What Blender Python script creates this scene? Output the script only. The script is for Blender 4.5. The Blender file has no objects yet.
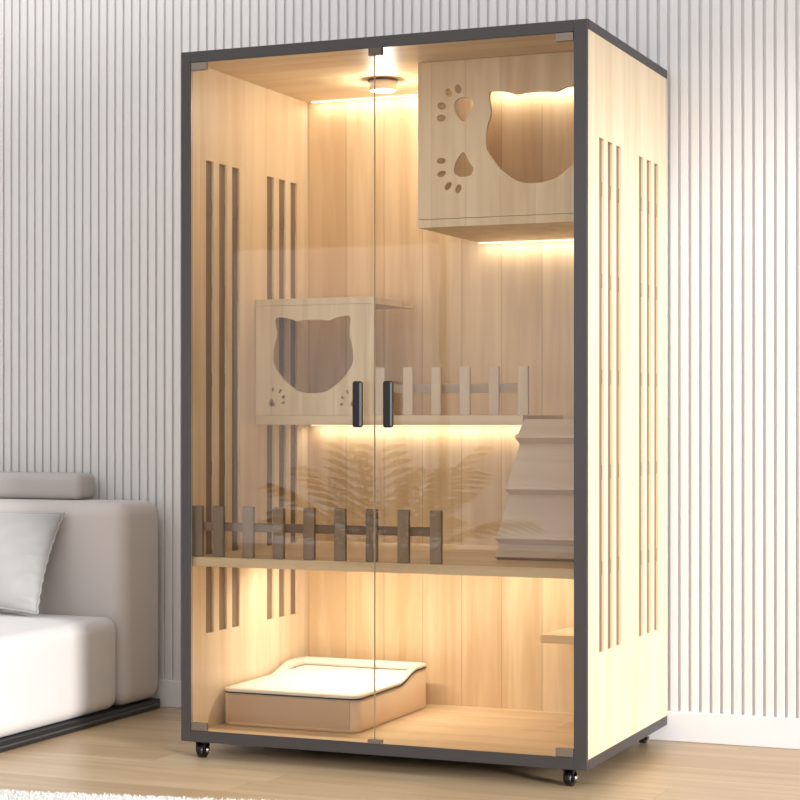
import bpy, bmesh, math, random
from mathutils import Vector, Matrix, Euler
random.seed(7)
S = bpy.context.scene
C = S.collection

# ------------------------------------------------------------------ helpers
def new_bm(): return bmesh.new()

def add_box(bm, x0, x1, y0, y1, z0, z1, bev=0.0015, seg=2):
    r = bmesh.ops.create_cube(bm, size=1)
    vs = r['verts']
    for v in vs:
        v.co = Vector(((x0+x1)/2 + v.co.x*(x1-x0), (y0+y1)/2 + v.co.y*(y1-y0), (z0+z1)/2 + v.co.z*(z1-z0)))
    if bev > 0:
        es = list({e for v in vs for e in v.link_edges})
        bmesh.ops.bevel(bm, geom=es, offset=bev, segments=seg, profile=0.5, affect='EDGES')
    return bm

def box(*a, **k): return add_box(new_bm(), *a, **k)

def add_cyl(bm, p0, p1, r0, r1=None, n=32, cap=True):
    p0, p1 = Vector(p0), Vector(p1); r1 = r0 if r1 is None else r1
    d = (p1-p0).normalized()
    q = d.to_track_quat('Z', 'Y')
    ring = []
    for p, r in ((p0, r0), (p1, r1)):
        ring.append([bm.verts.new(p + q @ Vector((r*math.cos(2*math.pi*i/n), r*math.sin(2*math.pi*i/n), 0))) for i in range(n)])
    for i in range(n):
        f = bm.faces.new((ring[0][i], ring[0][(i+1) % n], ring[1][(i+1) % n], ring[1][i])); f.smooth = True
    if cap:
        bm.faces.new(list(reversed(ring[0]))); bm.faces.new(ring[1])
    return bm

def add_lathe(bm, prof, cx=0, cy=0, n=48):
    rings = []
    for r, z in prof:
        rings.append([bm.verts.new((cx+r*math.cos(2*math.pi*i/n), cy+r*math.sin(2*math.pi*i/n), z)) for i in range(n)])
    for a, b in zip(rings, rings[1:]):
        for i in range(n):
            f = bm.faces.new((a[i], a[(i+1) % n], b[(i+1) % n], b[i])); f.smooth = True
    bm.faces.new(list(reversed(rings[0]))); bm.faces.new(rings[-1])
    return bm

def catmull(pts, n=8):
    out = []
    m = len(pts)
    for i in range(m):
        p0, p1, p2, p3 = (Vector(pts[(i+k-1) % m]) for k in range(4))
        for j in range(n):
            t = j/n
            out.append(tuple(0.5*((2*p1)+(-p0+p2)*t+(2*p0-5*p1+4*p2-p3)*t*t+(-p0+3*p1-3*p2+p3)*t**3)))
    return out

def cut_panel(outline, holes, thick, bev=0.0008):
    """flat sheet with holes, extruded; lies in local XY, thickness centred on Z; returns a bmesh"""
    cu = bpy.data.curves.new('sheet', 'CURVE'); cu.dimensions = '2D'; cu.fill_mode = 'BOTH'
    cu.extrude = thick/2 - bev; cu.bevel_depth = bev; cu.bevel_resolution = 1; cu.offset = -bev
    for loop in [outline]+holes:
        sp = cu.splines.new('POLY'); sp.points.add(len(loop)-1); sp.use_cyclic_u = True
        for p, (x, y) in zip(sp.points, loop): p.co = (x, y, 0, 1)
    ob = bpy.data.objects.new('sheet', cu); C.objects.link(ob)
    dg = bpy.context.evaluated_depsgraph_get(); dg.update()
    me = bpy.data.meshes.new_from_object(ob.evaluated_get(dg))
    bm = new_bm(); bm.from_mesh(me)
    bpy.data.objects.remove(ob); bpy.data.curves.remove(cu); bpy.data.meshes.remove(me)
    bmesh.ops.remove_doubles(bm, verts=bm.verts, dist=1e-5)
    for f in bm.faces: f.smooth = False
    return bm

def xform(bm, M): bmesh.ops.transform(bm, matrix=M, verts=bm.verts); return bm
# local (x,y) -> world (x,z) at depth Y
def stand_xz(bm, Y): return xform(bm, Matrix(((1,0,0,0),(0,0,-1,Y),(0,1,0,0),(0,0,0,1))))
# local (x,y) -> world (y,z) at X
def stand_yz(bm, X): return xform(bm, Matrix(((0,0,1,X),(1,0,0,0),(0,1,0,0),(0,0,0,1))))

def obj(name, bm, mat, parent=None, label=None, origin=None):
    me = bpy.data.meshes.new(name)
    if parent is not None: off = world_of(parent)
    else: off = Vector(origin) if origin else Vector((0,0,0))
    bmesh.ops.translate(bm, vec=-off, verts=bm.verts)
    bmesh.ops.recalc_face_normals(bm, faces=bm.faces)
    bm.to_mesh(me); bm.free()
    me.materials.append(mat)
    o = bpy.data.objects.new(name, me); C.objects.link(o)
    if parent is not None: o.parent = parent
    else: o.location = off
    if label: o['label'] = label
    return o

def world_of(o):
    v = Vector((0,0,0))
    while o is not None: v += o.location; o = o.parent
    return v

def thing(name, label, cat, loc=(0,0,0), group=None):
    o = bpy.data.objects.new(name, None); C.objects.link(o); o.location = loc; o.empty_display_size = .05
    return tag(o, label, cat, group)

def tag(o, label, cat, group=None):
    o['label'] = label; o['category'] = cat
    if group: o['group'] = group
    return o

def struct(name, bm, mat):
    o = obj(name, bm, mat); o['kind'] = 'structure'; return o

# ------------------------------------------------------------------ materials
def mat(name):
    m = bpy.data.materials.new(name); m.use_nodes = True
    nt = m.node_tree; return m, nt, nt.nodes, nt.links, nt.nodes['Principled BSDF']

def plain(name, col, rough=.5, metal=0, bump=0, bscale=200, sheen=0, spec=.5):
    m, nt, N, L, P = mat(name)
    P.inputs['Base Color'].default_value = (*col, 1); P.inputs['Roughness'].default_value = rough
    P.inputs['Metallic'].default_value = metal
    P.inputs['Specular IOR Level'].default_value = spec
    if sheen: P.inputs['Sheen Weight'].default_value = sheen
    tc = N.new('ShaderNodeTexCoord'); nz = N.new('ShaderNodeTexNoise'); nz.inputs['Scale'].default_value = bscale
    nz.inputs['Detail'].default_value = 4
    L.new(tc.outputs['Object'], nz.inputs['Vector'])
    if bump:
        b = N.new('ShaderNodeBump'); b.inputs['Strength'].default_value = bump; b.inputs['Distance'].default_value = .002
        L.new(nz.outputs['Fac'], b.inputs['Height']); L.new(b.outputs['Normal'], P.inputs['Normal'])
    return m

def emis(name, col, st):
    m, nt, N, L, P = mat(name)
    P.inputs['Base Color'].default_value = (*col, 1)
    P.inputs['Emission Color'].default_value = (*col, 1); P.inputs['Emission Strength'].default_value = st
    return m

def wood(name, light, dark, grain='Z', plank='X', pw=.115, rough=.45, seam=.35, var=.5, length=None, shift=0.0):
    """planks of width pw across axis `plank`, grain along axis `grain`"""
    m, nt, N, L, P = mat(name)
    tc = N.new('ShaderNodeTexCoord'); sp = N.new('ShaderNodeSeparateXYZ'); L.new(tc.outputs['Object'], sp.inputs[0])
    def math_(op, a, b=None, c=None):
        n = N.new('ShaderNodeMath'); n.operation = op
        for i, v in enumerate((a, b, c)):
            if v is None: continue
            if isinstance(v, (int, float)): n.inputs[i].default_value = v
            else: L.new(v, n.inputs[i])
        return n.outputs[0]
    u = math_('ADD', math_('DIVIDE', sp.outputs[plank], pw), 10.37+shift)
    cell = math_('FLOOR', u)
    fr = math_('FRACT', u)
    seamd = math_('MINIMUM', fr, math_('SUBTRACT', 1.0, fr))
    seam_w = math_('MULTIPLY', seamd, pw)                      # metres from the seam
    key = cell
    if length:
        wn0 = N.new('ShaderNodeTexWhiteNoise'); wn0.noise_dimensions = '1D'; L.new(cell, wn0.inputs['W'])
        v = math_('ADD', math_('DIVIDE', sp.outputs[grain], length), math_('MULTIPLY', wn0.outputs['Value'], 7.3))
        c2 = math_('FLOOR', v); f2 = math_('FRACT', v)
        key = math_('ADD', cell, math_('MULTIPLY', c2, 17.13))
        e2 = math_('MULTIPLY', math_('MINIMUM', f2, math_('SUBTRACT', 1.0, f2)), length)
        seam_w = math_('MINIMUM', seam_w, e2)
    wn = N.new('ShaderNodeTexWhiteNoise'); wn.noise_dimensions = '1D'; L.new(key, wn.inputs['W'])
    # stretched grain noise, shifted per plank
    sc = {'X': 1, 'Y': 1, 'Z': 1}
    mp = N.new('ShaderNodeCombineXYZ')
    for ax in 'XYZ':
        s = 1.5 if ax == grain else 20
        o_ = math_('MULTIPLY', sp.outputs[ax], s)
        if ax == grain: o_ = math_('ADD', o_, math_('MULTIPLY', wn.outputs['Value'], 37))
        L.new(o_, mp.inputs[ax])
    nz = N.new('ShaderNodeTexNoise'); nz.inputs['Scale'].default_value = 1.0; nz.inputs['Detail'].default_value = 5
    nz.inputs['Distortion'].default_value = .6; L.new(mp.outputs[0], nz.inputs['Vector'])
    mp2 = N.new('ShaderNodeVectorMath'); mp2.operation = 'MULTIPLY'
    mp2.inputs[1].default_value = tuple(1.5 if ax == grain else 5 for ax in 'XYZ')
    L.new(mp.outputs[0], mp2.inputs[0])
    nf = N.new('ShaderNodeTexNoise'); nf.inputs['Scale'].default_value = 1; nf.inputs['Detail'].default_value = 3
    L.new(mp2.outputs[0], nf.inputs['Vector'])
    rng = N.new('ShaderNodeMapRange'); rng.inputs[1].default_value = .38; rng.inputs[2].default_value = .66
    L.new(nz.outputs['Fac'], rng.inputs[0])
    a = math_('MULTIPLY', rng.outputs[0], .62)
    b = math_('MULTIPLY', wn.outputs['Value'], var)
    c = math_('MULTIPLY', nf.outputs['Fac'], .25)
    f = math_('ADD', math_('ADD', a, b), c)
    mx = N.new('ShaderNodeMix'); mx.data_type = 'RGBA'; mx.clamp_factor = True
    mx.inputs[6].default_value = (*light, 1); mx.inputs[7].default_value = (*dark, 1)
    L.new(f, mx.inputs[0])
    sm = N.new('ShaderNodeMapRange'); sm.inputs[1].default_value = .0004; sm.inputs[2].default_value = .0016
    sm.inputs[3].default_value = 1-seam; sm.inputs[4].default_value = 1
    L.new(seam_w, sm.inputs[0])
    mul = N.new('ShaderNodeVectorMath'); mul.operation = 'SCALE'
    L.new(mx.outputs[2], mul.inputs[0]); L.new(sm.outputs[0], mul.inputs['Scale'])
    L.new(mul.outputs[0], P.inputs['Base Color'])
    P.inputs['Roughness'].default_value = rough
    bp = N.new('ShaderNodeBump'); bp.inputs['Strength'].default_value = .08; bp.inputs['Distance'].default_value = .0006
    L.new(nf.outputs['Fac'], bp.inputs['Height']); L.new(bp.outputs['Normal'], P.inputs['Normal'])
    return m

LT, DK = (.84, .635, .42), (.66, .42, .235)
wood_back  = wood('pine_back', (.87, .70, .46), (.65, .455, .25), 'Z', 'X', .118, var=.55)
wood_side  = wood('pine_side', (.87, .735, .53), (.72, .55, .355), 'Z', 'Y', .125, seam=.12, var=.35)
wood_level = wood('pine_board', (.85, .68, .445), (.67, .485, .28), 'X', 'Y', .20, seam=.1)
wood_front = wood('pine_front', (.86, .70, .475), (.67, .485, .285), 'Z', 'X', .093, seam=.15, var=.3)
wood_step  = wood('pine_ramp', (.74, .59, .44), (.63, .475, .335), 'X', 'Z', .3, seam=0, rough=.55)
wood_dark  = wood('walnut_picket', (.35, .235, .15), (.22, .135, .08), 'Z', 'X', .3, seam=0)
wood_rail  = wood('walnut_rail', (.27, .16, .10), (.17, .095, .06), 'X', 'Z', .3, seam=0)
wood_pale  = wood('pine_picket', (.76, .60, .44), (.64, .48, .33), 'Z', 'X', .3, seam=0)
wood_mid   = wood('oak_rail', (.50, .37, .255), (.40, .28, .18), 'X', 'Z', .3, seam=0)
wood_slot  = wood('walnut_slot', (.27, .18, .115), (.20, .13, .08), 'Z', 'Y', .3, seam=0, rough=.6)
floor_mat  = wood('oak_floor', (.64, .48, .30), (.46, .32, .18), 'X', 'Y', .145, rough=.33, seam=.35, var=.6, length=1.3)
m_wall  = plain('wall_paint', (.685, .67, .665), .6, bump=.05)
m_base  = plain('baseboard_paint', (.71, .71, .725), .35)
m_frame = plain('charcoal_metal', (.048, .043, .044), .42, .2)
m_black = plain('black_metal', (.006, .005, .006), .35, 0, spec=.35)
m_bronze = plain('bronze_metal', (.10, .075, .06), .4, .5)
m_chrome = plain('chrome', (.75, .74, .72), .18, 1)
m_clip  = plain('hinge_metal', (.22, .18, .15), .35, .7)
m_sofa  = plain('sofa_fabric', (.56, .51, .485), .85, bump=.25, bscale=350, sheen=.15)
m_seat  = plain('seat_fabric', (.66, .635, .62), .85, bump=.25, bscale=350, sheen=.15)
m_bolst = plain('bolster_fabric', (.46, .43, .41), .9, bump=.25, bscale=350)
m_plinth = plain('plinth_black', (.018, .018, .02), .35)
m_strip = plain('plinth_trim', (.13, .135, .15), .3, .6)
m_pillow = plain('satin', (.36, .355, .345), .6, sheen=.4, bump=.05, bscale=60)
m_tray  = plain('beige_plastic', (.80, .60, .40), .35)
m_tfront = plain('tan_plastic', (.58, .40, .26), .3)
m_rim   = plain('cream_plastic', (.88, .80, .70), .35)
m_gasket = plain('black_rubber', (.01, .01, .01), .5)
m_litter = plain('white_litter', (.92, .90, .88), .9, bump=.8, bscale=500)
m_rug   = plain('white_wool', (.86, .83, .80), .95, bump=.6, bscale=140, sheen=.3)
m_leaf  = plain('palm_leaf', (.42, .34, .08), .5)
m_stem  = plain('palm_stem', (.20, .17, .07), .6)
m_pot   = plain('terracotta', (.52, .27, .17), .7, bump=.1)
m_soil  = plain('soil', (.04, .028, .02), 1, bump=1, bscale=80)
m_lampb = plain('lamp_body', (.75, .62, .46), .4)
m_led   = emis('led_warm', (1, .88, .72), 1.0)
m_puck  = emis('lamp_diffuser', (1, .86, .66), 6)
m_ring  = emis('lamp_glow_ring', (1, .78, .55), .12)

def glass_mat():
    m = bpy.data.materials.new('clear_glass'); m.use_nodes = True
    nt = m.node_tree; N, L = nt.nodes, nt.links
    N.remove(N['Principled BSDF'])
    t = N.new('ShaderNodeBsdfTransparent'); t.inputs[0].default_value = (.99, .993, .985, 1)
    g = N.new('ShaderNodeBsdfGlossy'); g.inputs['Roughness'].default_value = 0.0; g.inputs[0].default_value = (1, 1, 1, 1)
    fr = N.new('ShaderNodeFresnel'); fr.inputs['IOR'].default_value = 1.32
    mx = N.new('ShaderNodeMixShader'); L.new(fr.outputs[0], mx.inputs[0]); L.new(t.outputs[0], mx.inputs[1]); L.new(g.outputs[0], mx.inputs[2])
    L.new(mx.outputs[0], N['Material Output'].inputs[0])
    return m
m_glass = glass_mat()
m_edge = plain('glass_edge', (.62, .52, .36), .3)

# ------------------------------------------------------------------ dimensions (metres)
W, D, Z0, Z1, T = 1.077, .7305, .045, 1.800, .018
YB = .712                      # inner face of the back panel
ZC = Z1 - .021                    # underside of the top
ZF = Z0 + .018                 # top of the cabinet floor

# ------------------------------------------------------------------ the room
struct('floor', box(-5.0, 4.2, -6.2, .80, -.05, 0, bev=0), floor_mat)
# slatted back wall as one profile
bm = new_bm()
pitch, gw, yf, yb = .0287, .0080, .745, .7535
x = 1.078 - 215*pitch
pts = []
while x < 4.0:
    r = .0013
    a, b = x + gw/2, x + pitch - gw/2
    pts += [(x-gw/2, yb), (a, yb), (a, yf+r), (a+r*.3, yf+r*.3), (a+r, yf), (b-r, yf), (b-r*.3, yf+r*.3), (b, yf+r), (b, yb)]
    x += pitch
prev = None
for (px, py) in pts:
    v = (bm.verts.new((px, py, .0)), bm.verts.new((px, py, 3.30)))
    if prev and (prev[0].co-v[0].co).length > 1e-6: bm.faces.new((prev[0], v[0], v[1], prev[1]))
    prev = v
add_box(bm, -5.1, 4.1, .757, .80, 0, 3.30, bev=0)
struct('wall_back', bm, m_wall)
struct('baseboard_back', box(-5.0, 4.0, .733, .756, 0, .081, bev=.003), m_base)
# right wall: a tall wide window opening that lets the low sun in
bm = new_bm()
WY0, WY1, WZ0, WZ1 = -3.4, .35, .08, 2.32
for a in ((4.0, 4.12, -6.2, WY0, 0, 3.30), (4.0, 4.12, WY1, .80, 0, 3.30), (4.0, 4.12, WY0, WY1, WZ1, 3.30), (4.0, 4.12, WY0, WY1, 0, WZ0)):
    add_box(bm, *a, bev=0)
struct('wall_right', bm, m_wall)
bm = new_bm()
add_box(bm, 4.03, 4.08, WY0, WY0+.05, WZ0, WZ1); add_box(bm, 4.03, 4.08, WY1-.05, WY1, WZ0, WZ1)
add_box(bm, 4.03, 4.08, WY0, WY1, WZ0, WZ0+.05); add_box(bm, 4.03, 4.08, WY0, WY1, WZ1-.05, WZ1)
struct('window_1', bm, m_base)
bm = new_bm()
VX0, VX1, VZ0, VZ1 = -3.1, .2, .05, 1.94
for a in ((-5.1, VX0, -6.2, -6.1, 0, 3.30), (VX1, .7, -6.2, -6.1, 0, 3.30), (3.8, 4.12, -6.2, -6.1, 0, 3.30), (.7, 3.8, -6.2, -6.1, 2.9, 3.30), (VX0, VX1, -6.2, -6.1, VZ1, 3.30), (VX0, VX1, -6.2, -6.1, 0, VZ0)):  # tall unframed opening behind the camera is added to let in more frontal light
    add_box(bm, *a, bev=0)
struct('wall_front', bm, m_wall)
bm = new_bm()
for xx in (VX0, VX0+1.4, VX0+2.8, VX1-.05): add_box(bm, xx, xx+.05, -6.17, -6.12, VZ0, VZ1)
add_box(bm, VX0, VX1, -6.17, -6.12, VZ0, VZ0+.05); add_box(bm, VX0, VX1, -6.17, -6.12, VZ1-.05, VZ1)
struct('window_2', bm, m_base)
struct('wall_left', box(-5.1, -5.0, -6.2, .80, 0, 3.30, bev=0), m_wall)

# ------------------------------------------------------------------ cabinet
cab = thing('display_cabinet', 'tall pale wood cat cabinet with charcoal frame, glass doors and slotted sides on small casters', 'cabinet', (W/2, D/2, 0))
obj('back_panel', box(T, W-T, YB, D-.002, Z0+.01, Z1-.01, bev=0), wood_back, cab)
obj('top_panel', box(.002, W-.002, .006, D-.002, ZC, Z1-.002, bev=0), wood_level, cab)
obj('bottom_panel', box(.002, W-.002, .006, D-.002, Z0+.002, ZF, bev=0), wood_level, cab)
slots = [(.100, .142), (.173, .215), (.246, .288), (.453, .495), (.528, .570), (.602, .644)]
SZ0, SZ1 = .309, 1.537
for xc in (T/2, W-T/2):
    out = [(.006, ZF), (D-.002, ZF), (D-.002, ZC), (.006, ZC)]
    holes = [[(a, SZ0), (b, SZ0), (b, SZ1), (a, SZ1)] for a, b in slots]
    sp_ = obj('side_panel', stand_yz(cut_panel(out, holes, T), xc), wood_side, cab)
    for a, b in slots:
        ib = box(xc-.0025, xc+.0025, a-.0005, b+.0005, SZ0-.0005, SZ1+.0005, bev=0)
        for zz in (.49, .72, .95, 1.18, 1.40): add_box(ib, xc-.004, xc+.004, a, b, zz, zz+.035, bev=.0008)
        obj('slot_insert', ib, wood_slot, sp_)
# dark frame
F = .028
bm = new_bm()
add_box(bm, 0, F-.001, 0, .012, Z0, Z1, bev=.001); add_box(bm, W-.032, W, 0, .012, Z0, Z1, bev=.001)
add_box(bm, F-.001, W-.032, 0, .012, Z1-F, Z1, bev=.001); add_box(bm, F-.001, W-.032, 0, .012, Z0, Z0+.028, bev=.001)
obj('front_frame', bm, m_frame, cab)
for x0, x1 in ((-.001, .003), (W-.003, W+.001)):
    obj('side_trim', box(x0, x1, .012, D, Z1-.022, Z1+.0005, bev=.0006), m_frame, cab)
    obj('side_trim', box(x0, x1, .012, D, Z0-.0005, Z0+.024, bev=.0006), m_frame, cab)
obj('top_cover', box(0, W, .012, D, Z1-.001, Z1+.002, bev=.0005), m_frame, cab)
obj('underside', box(.002, W-.002, .012, D, Z0-.002, Z0+.001, bev=0), m_frame, cab)
# main shelf
obj('shelf', box(T, W-T, .016, YB, .490, .514, bev=.001), wood_level, cab, label='full width fixed wooden shelf')
# glass doors
for x0, x1, hx in ((.029, .5355, .501), (.5375, 1.045, .582)):
    dr = obj('glass_door', box(x0, x1, .001, .006, Z0+.029, Z1-F-.001, bev=0), m_glass, cab, label='clear glass door')
    dr.data.materials.append(m_edge)
    for f in dr.data.polygons:
        if abs(f.normal.y) < .5: f.material_index = 1
    hb = new_bm()
    # grip: a trapezoid bar on two standoffs
    z0, z1 = .845, .958
    add_box(hb, hx-.0125, hx+.0115, -.026, -.010, z0, z1, bev=.004, seg=1)
    add_box(hb, hx-.006, hx+.006, -.011, .001, z0+.006, z0+.018, bev=.001); add_box(hb, hx-.006, hx+.006, -.011, .001, z1-.018, z1-.006, bev=.001)
    obj('door_handle', hb, m_black, dr, label='black bar handle')
    ex0, ex1 = (x0+.001, x0+.045) if x0 < .3 else (x1-.044, x1-.001)
    for zz in (Z0+.029, Z1-F-.021):
        obj('hinge', box(ex0, ex1, -.002, .0095, zz, zz+.020, bev=.0015), m_clip, dr)
obj('door_stop', box(.522, .557, -.003, .010, Z1-F-.019, Z1-F, bev=.001), m_bronze, cab)
obj('door_stop', box(.520, .557, -.003, .010, Z0+.028, Z0+.038, bev=.001), m_clip, cab)
# casters
def caster(cx, cy):
    b = new_bm()
    add_box(b, cx-.018, cx+.018, cy-.016, cy+.016, Z0-.005, Z0-.0005, bev=.001)
    add_box(b, cx-.015, cx-.011, cy-.014, cy+.014, .018, Z0-.004, bev=.001); add_box(b, cx+.007, cx+.011, cy-.014, cy+.014, .018, Z0-.004, bev=.001)
    add_cyl(b, (cx-.015, cy, .021), (cx-.011, cy, .021), .0135); add_cyl(b, (cx+.007, cy, .021), (cx+.011, cy, .021), .0135)
    c = obj('caster', b, m_black, cab)
    obj('wheel', add_cyl(add_cyl(new_bm(), (cx-.010, cy, .0185), (cx+.006, cy, .0185), .0185), (cx-.0105, cy, .0185), (cx+.0065, cy, .0185), .012), m_black, c)
    obj('wheel_cap', add_cyl(add_cyl(new_bm(), (cx+.0112, cy, .021), (cx+.014, cy, .021), .0085), (cx+.014, cy, .021), (cx+.0165, cy, .021), .0085, .004), m_chrome, c)
for cx, cy in ((.046, .035), (W-.050, .035), (W-.050, D-.05), (.046, D-.05)): caster(cx, cy)

# ------------------------------------------------------------------ LED strips and their light
def led(x0, x1, z, power, y=.700, drop=.004):
    obj('led_strip', box(x0, x1, y-.005, y+.005, z-drop, z-.0002, bev=.0008), m_led, cab, label='warm glowing light strip')
    la = bpy.data.lights.new('led_light', 'AREA'); la.shape = 'RECTANGLE'; la.size = x1-x0-.02; la.size_y = .008
    la.energy = power*(x1-x0); la.color = (1, .89, .74)
    lo = bpy.data.objects.new('led_light', la); C.objects.link(lo)
    lo.location = ((x0+x1)/2, y-.012, z-drop-.002)
    lo.rotation_euler = (math.radians(12), 0, 0)
led(T+.02, .545, ZC, .6)
led(.565, W-T-.02, ZC, .8)
led(.550, W-T-.01, 1.355, .55)
led(T+.02, .780, .849, .6)
led(.10, .52, .490, 4.6, y=.40)
led(.56, W-T-.01, .490, 1.1, y=.60)

# ------------------------------------------------------------------ ceiling lamp
px_, py_ = .368, .449
lamp = thing('ceiling_lamp', 'small round glowing lamp under the cabinet top behind the glass doors', 'lamp', (px_, py_, ZC))
obj('mounting_plate', add_lathe(new_bm(), [(.040, ZC-.0055), (.041, ZC-.004), (.041, ZC-.0005)], px_, py_), m_bronze, lamp)
obj('lamp_body', add_lathe(new_bm(), [(.034, ZC-.030), (.036, ZC-.029), (.0365, ZC-.020), (.0365, ZC-.0055)], px_, py_), m_ring, lamp)
obj('diffuser', add_lathe(new_bm(), [(.026, ZC-.0325), (.031, ZC-.031), (.031, ZC-.0301)], px_, py_), m_puck, lamp)

pl_ = bpy.data.lights.new('lamp_light', 'POINT'); pl_.energy = 1.8; pl_.color = (1, .92, .80); pl_.shadow_soft_size = .015
po_ = bpy.data.objects.new('lamp_light', pl_); C.objects.link(po_); po_.location = (px_, py_, ZC-.060)

# ------------------------------------------------------------------ cat shaped openings
CAT = [(-.131, 1.572), (-.1275, 1.606), (-.118, 1.636), (-.1195, 1.656), (-.1235, 1.680), (-.120, 1.6925), (-.108, 1.694), (-.078, 1.690), (-.053, 1.681), (-.0275, 1.6835), (0, 1.6845)]
CATB = [(-.0285, 1.458), (-.057, 1.468), (-.100, 1.503), (-.127, 1.543)]
def cat(cx, cz, sx, sz):
    half = CATB + CAT                       # bottom-left round to the crown
    full = [(0, 1.456)] + half + [(-x, z) for x, z in reversed(half[:-1])]
    return catmull([(cx+x*sx, cz+(z-1.456)*sz) for x, z in full], 6)
def ell(cx, cz, rx, rz, ang=0, n=20):
    a = math.radians(ang)
    return [(cx+rx*math.cos(t)*math.cos(a)-rz*math.sin(t)*math.sin(a), cz+rx*math.cos(t)*math.sin(a)+rz*math.sin(t)*math.cos(a)) for t in (2*math.pi*i/n for i in range(n))]
def pad(cx, cz, s, sx=1, sz=1):
    p = [(-.024, -.018), (-.020, .008), (-.004, .030), (.006, .028), (.016, .008), (.027, -.010), (.020, -.027), (-.008, -.030)]
    return catmull([(cx+x*s*sx, cz+z*s*sz) for x, z in p], 5)

# upper box
U = .258
ub = thing('cat_box', 'upper wooden cat box with large cat head opening and two big paw prints', 'cat box', (.805, .485, 1.355))
holes = [cat(.864, 1.456, 1, 1), pad(.671, 1.511, 1), pad(.671, 1.652, .98, 1, -1)]
for (hx, hz, an) in ((.611, 1.524, 0), (.612, 1.491, 15), (.630, 1.459, 50), (.658, 1.450, 70)): holes.append(ell(hx, hz, .012, .0075, an))
for (hx, hz, an) in ((.611, 1.633, 0), (.613, 1.664, -20), (.632, 1.696, -60), (.657, 1.704, -80)): holes.append(ell(hx, hz, .012, .0085, an))
obj('front_panel', stand_xz(cut_panel([(.547, 1.3765), (W-T-.001, 1.3765), (W-T-.001, ZC-.001), (.547, ZC-.001)], holes, .012), U+.006), wood_front, ub)
obj('base_board', box(.547, W-T-.001, U, YB-.001, 1.355, 1.3755, bev=.0008), wood_front, ub)
obj('side_board', box(.547, .559, U+.0125, YB-.001, 1.376, ZC-.001, bev=.0008), wood_side, ub)

# platform shelf carrying the lower box and a short fence
LY = .379
plat = obj('wall_shelf', box(T+.001, .790, LY, YB-.001, .849, .875, bev=.001), wood_level, origin=(.4, .545, .849))
tag(plat, 'long narrow wooden shelf at mid height under the lower cat box and pale fence', 'shelf')
lb = thing('cat_box', 'mid height wooden cat box with cat head opening on the left end of shelf', 'cat box', (.197, .545, .8755))
lx0, lx1, lz0, lz1 = T+.001, .371, .8755, 1.191
holes = [cat(.192, .935, .908, .865)]
holes.append(pad(.068, .909, .33)); holes.append(pad(.312, .908, .33, -1))
for (hx, hz, an) in ((.072, .945, 80), (.094, .941, 60), (.104, .925, 30), (.105, .909, 5), (.316, .942, 100), (.295, .938, 120), (.281, .922, 150), (.278, .904, 175)): holes.append(ell(hx, hz, .0058, .0036, an, 14))
obj('front_panel', stand_xz(cut_panel([(lx0, lz0), (lx1, lz0), (lx1, lz1-.0185), (lx0, lz1-.0185)], holes, .012), LY+.006), wood_front, lb)
obj('top_board', box(lx0, lx1, LY, .665, lz1-.018, lz1, bev=.001), wood_front, lb)

def fence(label, xs, w, y0, th, z0, z1, rz0, rz1, rx0, rx1, mp_, mr):
    t = thing('picket_fence', label, 'fence', ((xs[0]+xs[-1])/2, y0, z0))
    for xx in xs:
        obj('picket', box(xx, xx+w, y0, y0+th, z0+.0005, z1, bev=.0018), mp_, t)
    obj('rail', box(rx0, rx1, y0+th+.0002, y0+th+.010, rz0, rz1, bev=.001), mr, t)
fence('dark brown picket fence of nine slats along the front of the lower shelf', [.0185 if k == 0 else -.0045+.0849*k-.0015 for k in range(9)], .030, .022, .013, .514, .644, .580, .602, .0185, .69, wood_dark, wood_rail)
fence('short pale picket fence of six slats on the mid height shelf', [.3765+.0802*k-.003 for k in range(6)], .028, LY+.002, .012, .875, 1.002, .934, .957, .3765, .79, wood_pale, wood_mid)

# ------------------------------------------------------------------ stepped ramp
ramp = thing('stepped_ramp', 'pale wooden stepped ramp leaning up to the mid height shelf at the right side', 'ramp', (.92, .30, .515))
F0, F1 = Vector((.772, .230, .5145)), Vector((.796, .374, .868))     # front-left edge, foot and top
def edge(z): t = (z-F0.z)/(F1.z-F0.z); return F0.lerp(F1, t)
XR = W-T-.002
def slab(bm, za, zb, fa, fb, back, over=0):
    """sloped board between heights za<zb; fa/fb how far it stands proud at the bottom/top"""
    a, b = edge(za), edge(zb)
    n = Vector((0, -(F1.z-F0.z), (F1.y-F0.y))).normalized()
    vs = []
    for p, fr in ((a, fa), (b, fb)):
        for xx in (p.x-over, XR):
            vs.append(bm.verts.new(Vector((xx, p.y, p.z)) + n*fr)); vs.append(bm.verts.new(Vector((xx, p.y, p.z)) - n*back))
    i = vs
    for q in ((0, 2, 6, 4), (1, 5, 7, 3), (0, 1, 3, 2), (4, 6, 7, 5), (0, 4, 5, 1), (2, 3, 7, 6)): bm.faces.new([i[k] for k in q])
obj('ramp_board', (lambda b: (slab(b, .5155, .867, -.0125, -.0125, .020), b)[1])(new_bm()), wood_step, ramp)
steps = [(.558, .5158), (.680, .5585), (.809, .6805), (.868, .8095)]
for k, (hi, lo) in enumerate(steps):
    b = new_bm(); slab(b, lo, hi, .026 if k else .016, -.008, .012, .002)
    obj('ramp_step', b, wood_step, ramp)
for z in (.548, .670, .799):
    b = new_bm(); slab(b, z+.0065, z+.0135, .034, .036, .008, .003)
    obj('nosing', b, wood_step, ramp)

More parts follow.
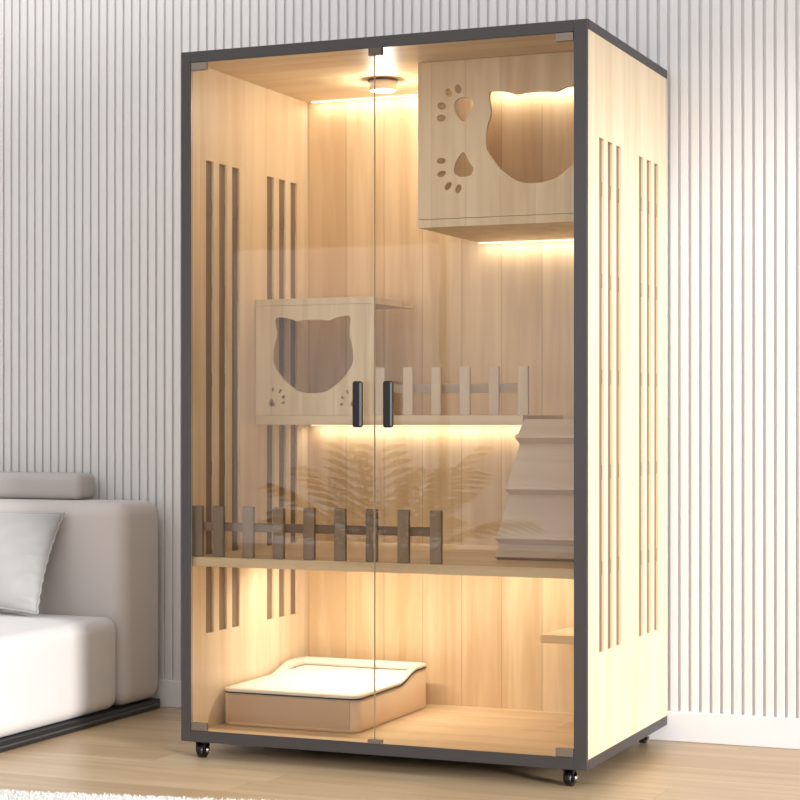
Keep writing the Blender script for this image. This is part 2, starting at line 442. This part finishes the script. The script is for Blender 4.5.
# small corner step low down
b = new_bm()
lo = [(.795, .50), (W-T-.001, .50), (W-T-.001, YB-.001), (.812, YB-.001)]
vs0 = [b.verts.new((x, y, .276)) for x, y in lo]; vs1 = [b.verts.new((x, y, .298)) for x, y in lo]
b.faces.new(vs0[::-1]); b.faces.new(vs1)
for i in range(4): b.faces.new((vs0[i], vs0[(i+1) % 4], vs1[(i+1) % 4], vs1[i]))
bmesh.ops.bevel(b, geom=list(b.edges), offset=.001, segments=2, affect='EDGES')
st = obj('corner_shelf', b, wood_level, origin=(.93, .6, .276))
tag(st, 'small wooden corner step low on the right inside the bottom compartment', 'shelf')
obj('led_strip', box(.86, 1.05, .695, .705, .272, .2758, bev=.0005), m_led, cab)

# ------------------------------------------------------------------ litter box
bx0, bx1, by0, by1, bz = .029, .420, .163, .655, ZF+.0005
def top_z(y):
    t = min(1, max(0, (y-.44)/.13)); t = t*t*(3-2*t)
    return .1600 + .0270*t
def rrect(x0, x1, y0, y1, r, n=8, nside=26):
    pts = []
    for cx, cy, a0 in ((x1-r, y1-r, 0), (x0+r, y1-r, 90), (x0+r, y0+r, 180), (x1-r, y0+r, 270)):
        for i in range(n+1):
            a = math.radians(a0+90*i/n); pts.append((cx+r*math.cos(a), cy+r*math.sin(a)))
    # resample long sides
    out = []
    for i, p in enumerate(pts):
        q = pts[(i+1) % len(pts)]; d = math.dist(p, q); k = nside if d > .1 else 1
        for j in range(k): out.append((p[0]+(q[0]-p[0])*j/k, p[1]+(q[1]-p[1])*j/k))
    return out
def shell(bm, rings, cap0=True, cap1=False):
    R = [[bm.verts.new(p) for p in ring] for ring in rings]
    n = len(R[0])
    for a, b_ in zip(R, R[1:]):
        for i in range(n):
            f = bm.faces.new((a[i], a[(i+1) % n], b_[(i+1) % n], b_[i])); f.smooth = True
    if cap0: bm.faces.new(R[0][::-1])
    if cap1: bm.faces.new(R[-1])
    return bm
def ring(ins, zf, r=.028):
    return [(x, y, zf(y)) for x, y in rrect(bx0+ins, bx1-ins, by0+ins, by1-ins, max(.006, r-ins))]
lit = thing('litter_box', 'low beige cat litter box with bright white top and dark seam inside the cabinet', 'litter box', ((bx0+bx1)/2, (by0+by1)/2, ZF))
obj('tray', shell(new_bm(), [ring(.006, lambda y: bz), ring(.0025, lambda y: bz+.003), ring(.001, lambda y: bz+.010), ring(.001, lambda y: top_z(y)-.0115),
    ring(.010, lambda y: top_z(y)-.0115), ring(.011, lambda y: bz+.03)]), m_tray, lit)
obj('seam_band', shell(new_bm(), [ring(-.001, lambda y: top_z(y)-.0115), ring(-.001, lambda y: top_z(y)-.0078), ring(.006, lambda y: top_z(y)-.0078), ring(.006, lambda y: top_z(y)-.0115), ring(-.001, lambda y: top_z(y)-.0115)], cap0=False), m_gasket, lit)
obj('rim', shell(new_bm(), [ring(.0, lambda y: top_z(y)-.0077), ring(-.0012, lambda y: top_z(y)-.004), ring(.001, lambda y: top_z(y)-.0005), ring(.004, lambda y: top_z(y)), ring(.014, lambda y: top_z(y)-.0003),
    ring(.017, lambda y: top_z(y)-.003), ring(.018, lambda y: top_z(y)-.020), ring(.012, lambda y: top_z(y)-.022), ring(.0, lambda y: top_z(y)-.0077)], cap0=False), m_rim, lit)
b = new_bm()
nx, ny = 20, 30
g = [[None]*(ny+1) for _ in range(nx+1)]
for i in range(nx+1):
    for j in range(ny+1):
        xx = bx0+.0165+(bx1-bx0-.033)*i/nx; yy = by0+.0165+(by1-by0-.033)*j/ny
        g[i][j] = b.verts.new((xx, yy, min(top_z(yy), .1600+.012)-.0075+random.uniform(-.0004, .0004)))
for i in range(nx):
    for j in range(ny): b.faces.new((g[i][j], g[i+1][j], g[i+1][j+1], g[i][j+1])).smooth = True
lt = obj('litter', b, m_litter, lit, label='white litter filling'); lt['kind'] = 'stuff'
obj('front_insert', box(bx0+.020, bx1-.022, by0-.0012, by0+.004, bz+.010, .1455, bev=.001), m_tfront, lit, label='tan recessed front panel')

# ------------------------------------------------------------------ sofa
sofa = thing('sofa', 'low light grey fabric sofa with rounded edges on a black plinth', 'sofa', (-1.4, .15, 0))
def soft_box(x0, x1, y0, y1, z0, z1, r, seg=6, puff=0.0, sub=.06):
    b = box(x0, x1, y0, y1, z0, z1, bev=r, seg=seg)
    for f in b.faces: f.smooth = True
    if puff:
        bmesh.ops.subdivide_edges(b, edges=[e for e in b.edges if e.calc_length() > .15], cuts=8, use_grid_fill=True)
        for v in b.verts:
            u = (v.co.x-(x0+x1)/2)/((x1-x0)/2); w = (v.co.y-(y0+y1)/2)/((y1-y0)/2)
            if v.co.z > z1-r*.6: v.co.z += puff*max(0, (1-u**4))*max(0, (1-w**4))
    return b
obj('seat', soft_box(-2.3, -.472, -.55, .490, .030, .296, .038, puff=.006), m_seat, sofa, label='off-white seat block')
obj('backrest', soft_box(-2.3, -.462, .494, .722, .030, .622, .045), m_sofa, sofa)
obj('plinth', box(-2.28, -.470, -.53, .715, .0005, .029, bev=.002), m_plinth, sofa)
obj('plinth_trim', box(-2.26, -.466, -.51, .700, .012, .017, bev=.001), m_strip, sofa)
bl = obj('bolster_cushion', soft_box(-2.1, -.686, .610, .712,   .6225, .702, .022), m_bolst, origin=(-1.4, .66, .6225))
tag(bl, 'long grey-brown bolster headrest lying along the top of sofa back', 'cushion')

# scatter pillow
b = new_bm()
n = 36; hw, hh, th = .20, .156, .052
G = {}
for s in (1, -1):
    for i in range(n+1):
        for j in range(n+1):
            u, v = -1+2*i/n, -1+2*j/n
            edge_ = i in (0, n) or j in (0, n)
            if edge_ and s == -1: G[s, i, j] = G[1, i, j]; continue
            pin = .055
            x_ = u*hw*(1-pin*(1-v*v)*abs(u)**3*1.3); z_ = v*hh*(1-pin*(1-u*u)*abs(v)**3*1.3)
            t_ = th*(max(0, 1-abs(u)**2.6)*max(0, 1-abs(v)**2.6))**.55
            t_ += .004*math.sin(9*u+4*v)*(1-u*u)*(1-v*v)+.003*math.sin(15*v-7*u+1)*(1-u*u)*(1-v*v)
            cr = max(0, abs(u)-.62)/.38
            t_ += s*0 + .0045*math.sin(26*v+3*math.sin(6*v))*cr*(1-cr)*4*(1 if s == 1 else .5)
            x_ += .0025*math.sin(31*v)*cr
            G[s, i, j] = b.verts.new((x_, -s*t_ if not edge_ else 0, z_))
for s in (1, -1):
    for i in range(n):
        for j in range(n):
            q = [G[s, i, j], G[s, i+1, j], G[s, i+1, j+1], G[s, i, j+1]]
            if s == -1: q.reverse()
            b.faces.new(q).smooth = True
M = Matrix.Translation((-.852, .395, .458)) @ Euler((math.radians(-26), math.radians(2), math.radians(3))).to_matrix().to_4x4()
xform(b, M)
pil = thing('scatter_cushion', 'silvery grey satin cushion leaning against the sofa back on the seat', 'cushion', (-.812, .36, .30))
obj('cover', b, m_pillow, pil)
b = new_bm()
ringpts = []
for i in range(n+1): ringpts.append((i, 0))
for j in range(1, n+1): ringpts.append((n, j))
for i in range(n-1, -1, -1): ringpts.append((i, n))
for j in range(n-1, 0, -1): ringpts.append((0, j))
def pin_xy(i, j):
    u, v = -1+2*i/n, -1+2*j/n; pin = .055
    cr = max(0, abs(u)-.62)/.38
    return Vector((u*hw*(1-pin*(1-v*v)*abs(u)**3*1.3)+.0025*math.sin(31*v)*cr, 0, v*hh*(1-pin*(1-u*u)*abs(v)**3*1.3)))
P_ = [M @ pin_xy(*q) for q in ringpts]
for i, p in enumerate(P_): add_cyl(b, p, P_[(i+1) % len(P_)], .0028, n=8, cap=False)
obj('piping', b, m_pillow, pil)

# ------------------------------------------------------------------ rug
rug = thing('rug', 'fluffy white wool rug on the wooden floor in the left foreground', 'rug', (-.5, -2.2, 0))
# a corner shape whose far edge runs nearly along the cabinet front
def rug_edge(x): return -.565 + .180*(x+.15) if x < .75 else -.403-(x-.75)*3.2
b = new_bm()
outl = []
for k in range(60): xx = -2.6+k*(.80+2.6)/59; outl.append((xx, min(rug_edge(xx), -.55+.12*(xx+.15)+.02)))
outl = [(-2.6, -.72), (-1.6, -.70), (-.8, -.66), (-.15, -.598), (.204, -.527), (.547, -.452), (.66, -.46), (.72, -.52), (.74, -.62), (.74, -1.55), (-2.6, -1.55)]
outl = [(x, y-.008) for x, y in outl]
v0 = [b.verts.new((x, y, .001)) for x, y in outl]; v1 = [b.verts.new((x, y, .014)) for x, y in outl]
b.faces.new(v1)
for i in range(len(outl)): b.faces.new((v0[i], v0[(i+1) % len(outl)], v1[(i+1) % len(outl)], v1[i]))
obj('backing', b, m_rug, rug)
b = new_bm()
def inside(x, y):
    c = False; m_ = len(outl)
    for i in range(m_):
        (x1, y1), (x2, y2) = outl[i], outl[(i+1) % m_]
        if (y1 > y) != (y2 > y) and x < (x2-x1)*(y-y1)/(y2-y1)+x1: c = not c
    return c
cnt = 0
while cnt < 60000:
    xx = random.uniform(-.9, .78); yy = -.40 - random.random()**1.8*1.0
    if not inside(xx, yy): continue
    cnt += 1
    a = random.uniform(0, 6.283); h = random.uniform(.005, .010); w_ = random.uniform(.0009, .0018)
    l_ = random.uniform(.0, .012); a2 = random.uniform(0, 6.283)
    base = Vector((xx, yy, .0125)); d = Vector((math.cos(a), math.sin(a), 0))*w_; tip = base+Vector((math.cos(a2)*l_, math.sin(a2)*l_, h))
    mid = base.lerp(tip, .55)+Vector((0, 0, .002))
    p = [b.verts.new(base-d), b.verts.new(base+d), b.verts.new(mid+d*.7), b.verts.new(mid-d*.7), b.verts.new(tip)]
    b.faces.new((p[0], p[1], p[2], p[3])); b.faces.new((p[3], p[2], p[4]))
pl = obj('pile', b, m_rug, rug); pl['kind'] = 'stuff'

# ------------------------------------------------------------------ potted palm (stands opposite the glass doors)
pcx, pcy = -.27, -1.95
palm = thing('potted_palm', 'leafy green palm in a terracotta pot seen only as a faint reflection in the glass', 'plant', (pcx, pcy, 0))
obj('pot', add_lathe(new_bm(), [(.10, .002), (.115, .01), (.15, .24), (.16, .245), (.16, .27), (.145, .27), (.14, .22)], pcx, pcy), m_pot, palm)
obj('soil', add_lathe(new_bm(), [(.14, .218), (.141, .235)], pcx, pcy), m_soil, palm)
for k in range(15):
    a = k*2.4+random.uniform(-.2, .2); el = math.radians(random.uniform(50, 84)); Ln = random.uniform(.42, .62)
    sb, lbm = new_bm(), new_bm()
    p = Vector((pcx+.03*math.cos(a), pcy+.03*math.sin(a), .235)); d = Vector((math.cos(a)*math.cos(el), math.sin(a)*math.cos(el), math.sin(el)))
    m_ = 14
    for s in range(m_):
        q = p + d*Ln/m_
        add_cyl(sb, p, q, .005*(1-s/m_)+.0012, .005*(1-(s+1)/m_)+.0012, n=6, cap=False)
        if s > 4:
            side = d.cross(Vector((0, 0, 1))).normalized()
            for sg in (1, -1):
                ll = .17*math.sin(math.pi*(s-3)/(m_-1))+.03
                tip = q + (side*sg*.8+d*.7).normalized()*ll - Vector((0, 0, ll*.35)); w_ = d*.014
                mid = q.lerp(tip, .4)+Vector((0, 0, .008))
                vv = [lbm.verts.new(q), lbm.verts.new(mid+w_), lbm.verts.new(tip), lbm.verts.new(mid-w_)]
                lbm.faces.new(vv)
        p = q; d = (d-Vector((0, 0, .085))).normalized()
    fr = obj('frond', sb, m_stem, palm); obj('leaflets', lbm, m_leaf, fr)

# ------------------------------------------------------------------ light
az, elv = math.radians(30), math.radians(11)
sd = Vector((-math.cos(elv)*math.cos(az), math.cos(elv)*math.sin(az), -math.sin(elv)))
sl = bpy.data.lights.new('low_sun', 'SUN'); sl.energy = 3.2; sl.angle = math.radians(9); sl.color = (1, .985, .98)
so = bpy.data.objects.new('low_sun', sl); C.objects.link(so); so.rotation_euler = sd.to_track_quat('-Z', 'Y').to_euler(); so.location = (3.8, -1, 2)
w = bpy.data.worlds.new('World'); S.world = w; w.use_nodes = True
N, L = w.node_tree.nodes, w.node_tree.links
bg = N['Background']; tc = N.new('ShaderNodeTexCoord'); sp = N.new('ShaderNodeSeparateXYZ'); L.new(tc.outputs['Generated'], sp.inputs[0])
cr = N.new('ShaderNodeValToRGB'); L.new(sp.outputs['Z'], cr.inputs[0])
e = cr.color_ramp.elements; e[0].position = 0; e[0].color = (1.25, 1.24, 1.25, 1); e[1].position = .6; e[1].color = (.62, .63, .65, 1)
L.new(cr.outputs[0], bg.inputs[0]); bg.inputs[1].default_value = 1.4

# ------------------------------------------------------------------ camera
cd = bpy.data.cameras.new('camera'); cam = bpy.data.objects.new('camera', cd); C.objects.link(cam)
cam.location = (2.3841, -4.2689, .8702); cam.rotation_euler = (math.pi/2, 0, .394887)
cd.sensor_width = 36; cd.sensor_fit = 'HORIZONTAL'; cd.lens = 1905.16/800*36; cd.shift_y = 17.155/800
cd.clip_end = 50
S.camera = cam
S.view_settings.view_transform = 'Standard'; S.view_settings.look = 'None'
S.view_settings.exposure = 0.25; S.view_settings.gamma = 1; S.view_settings.use_curve_mapping = False
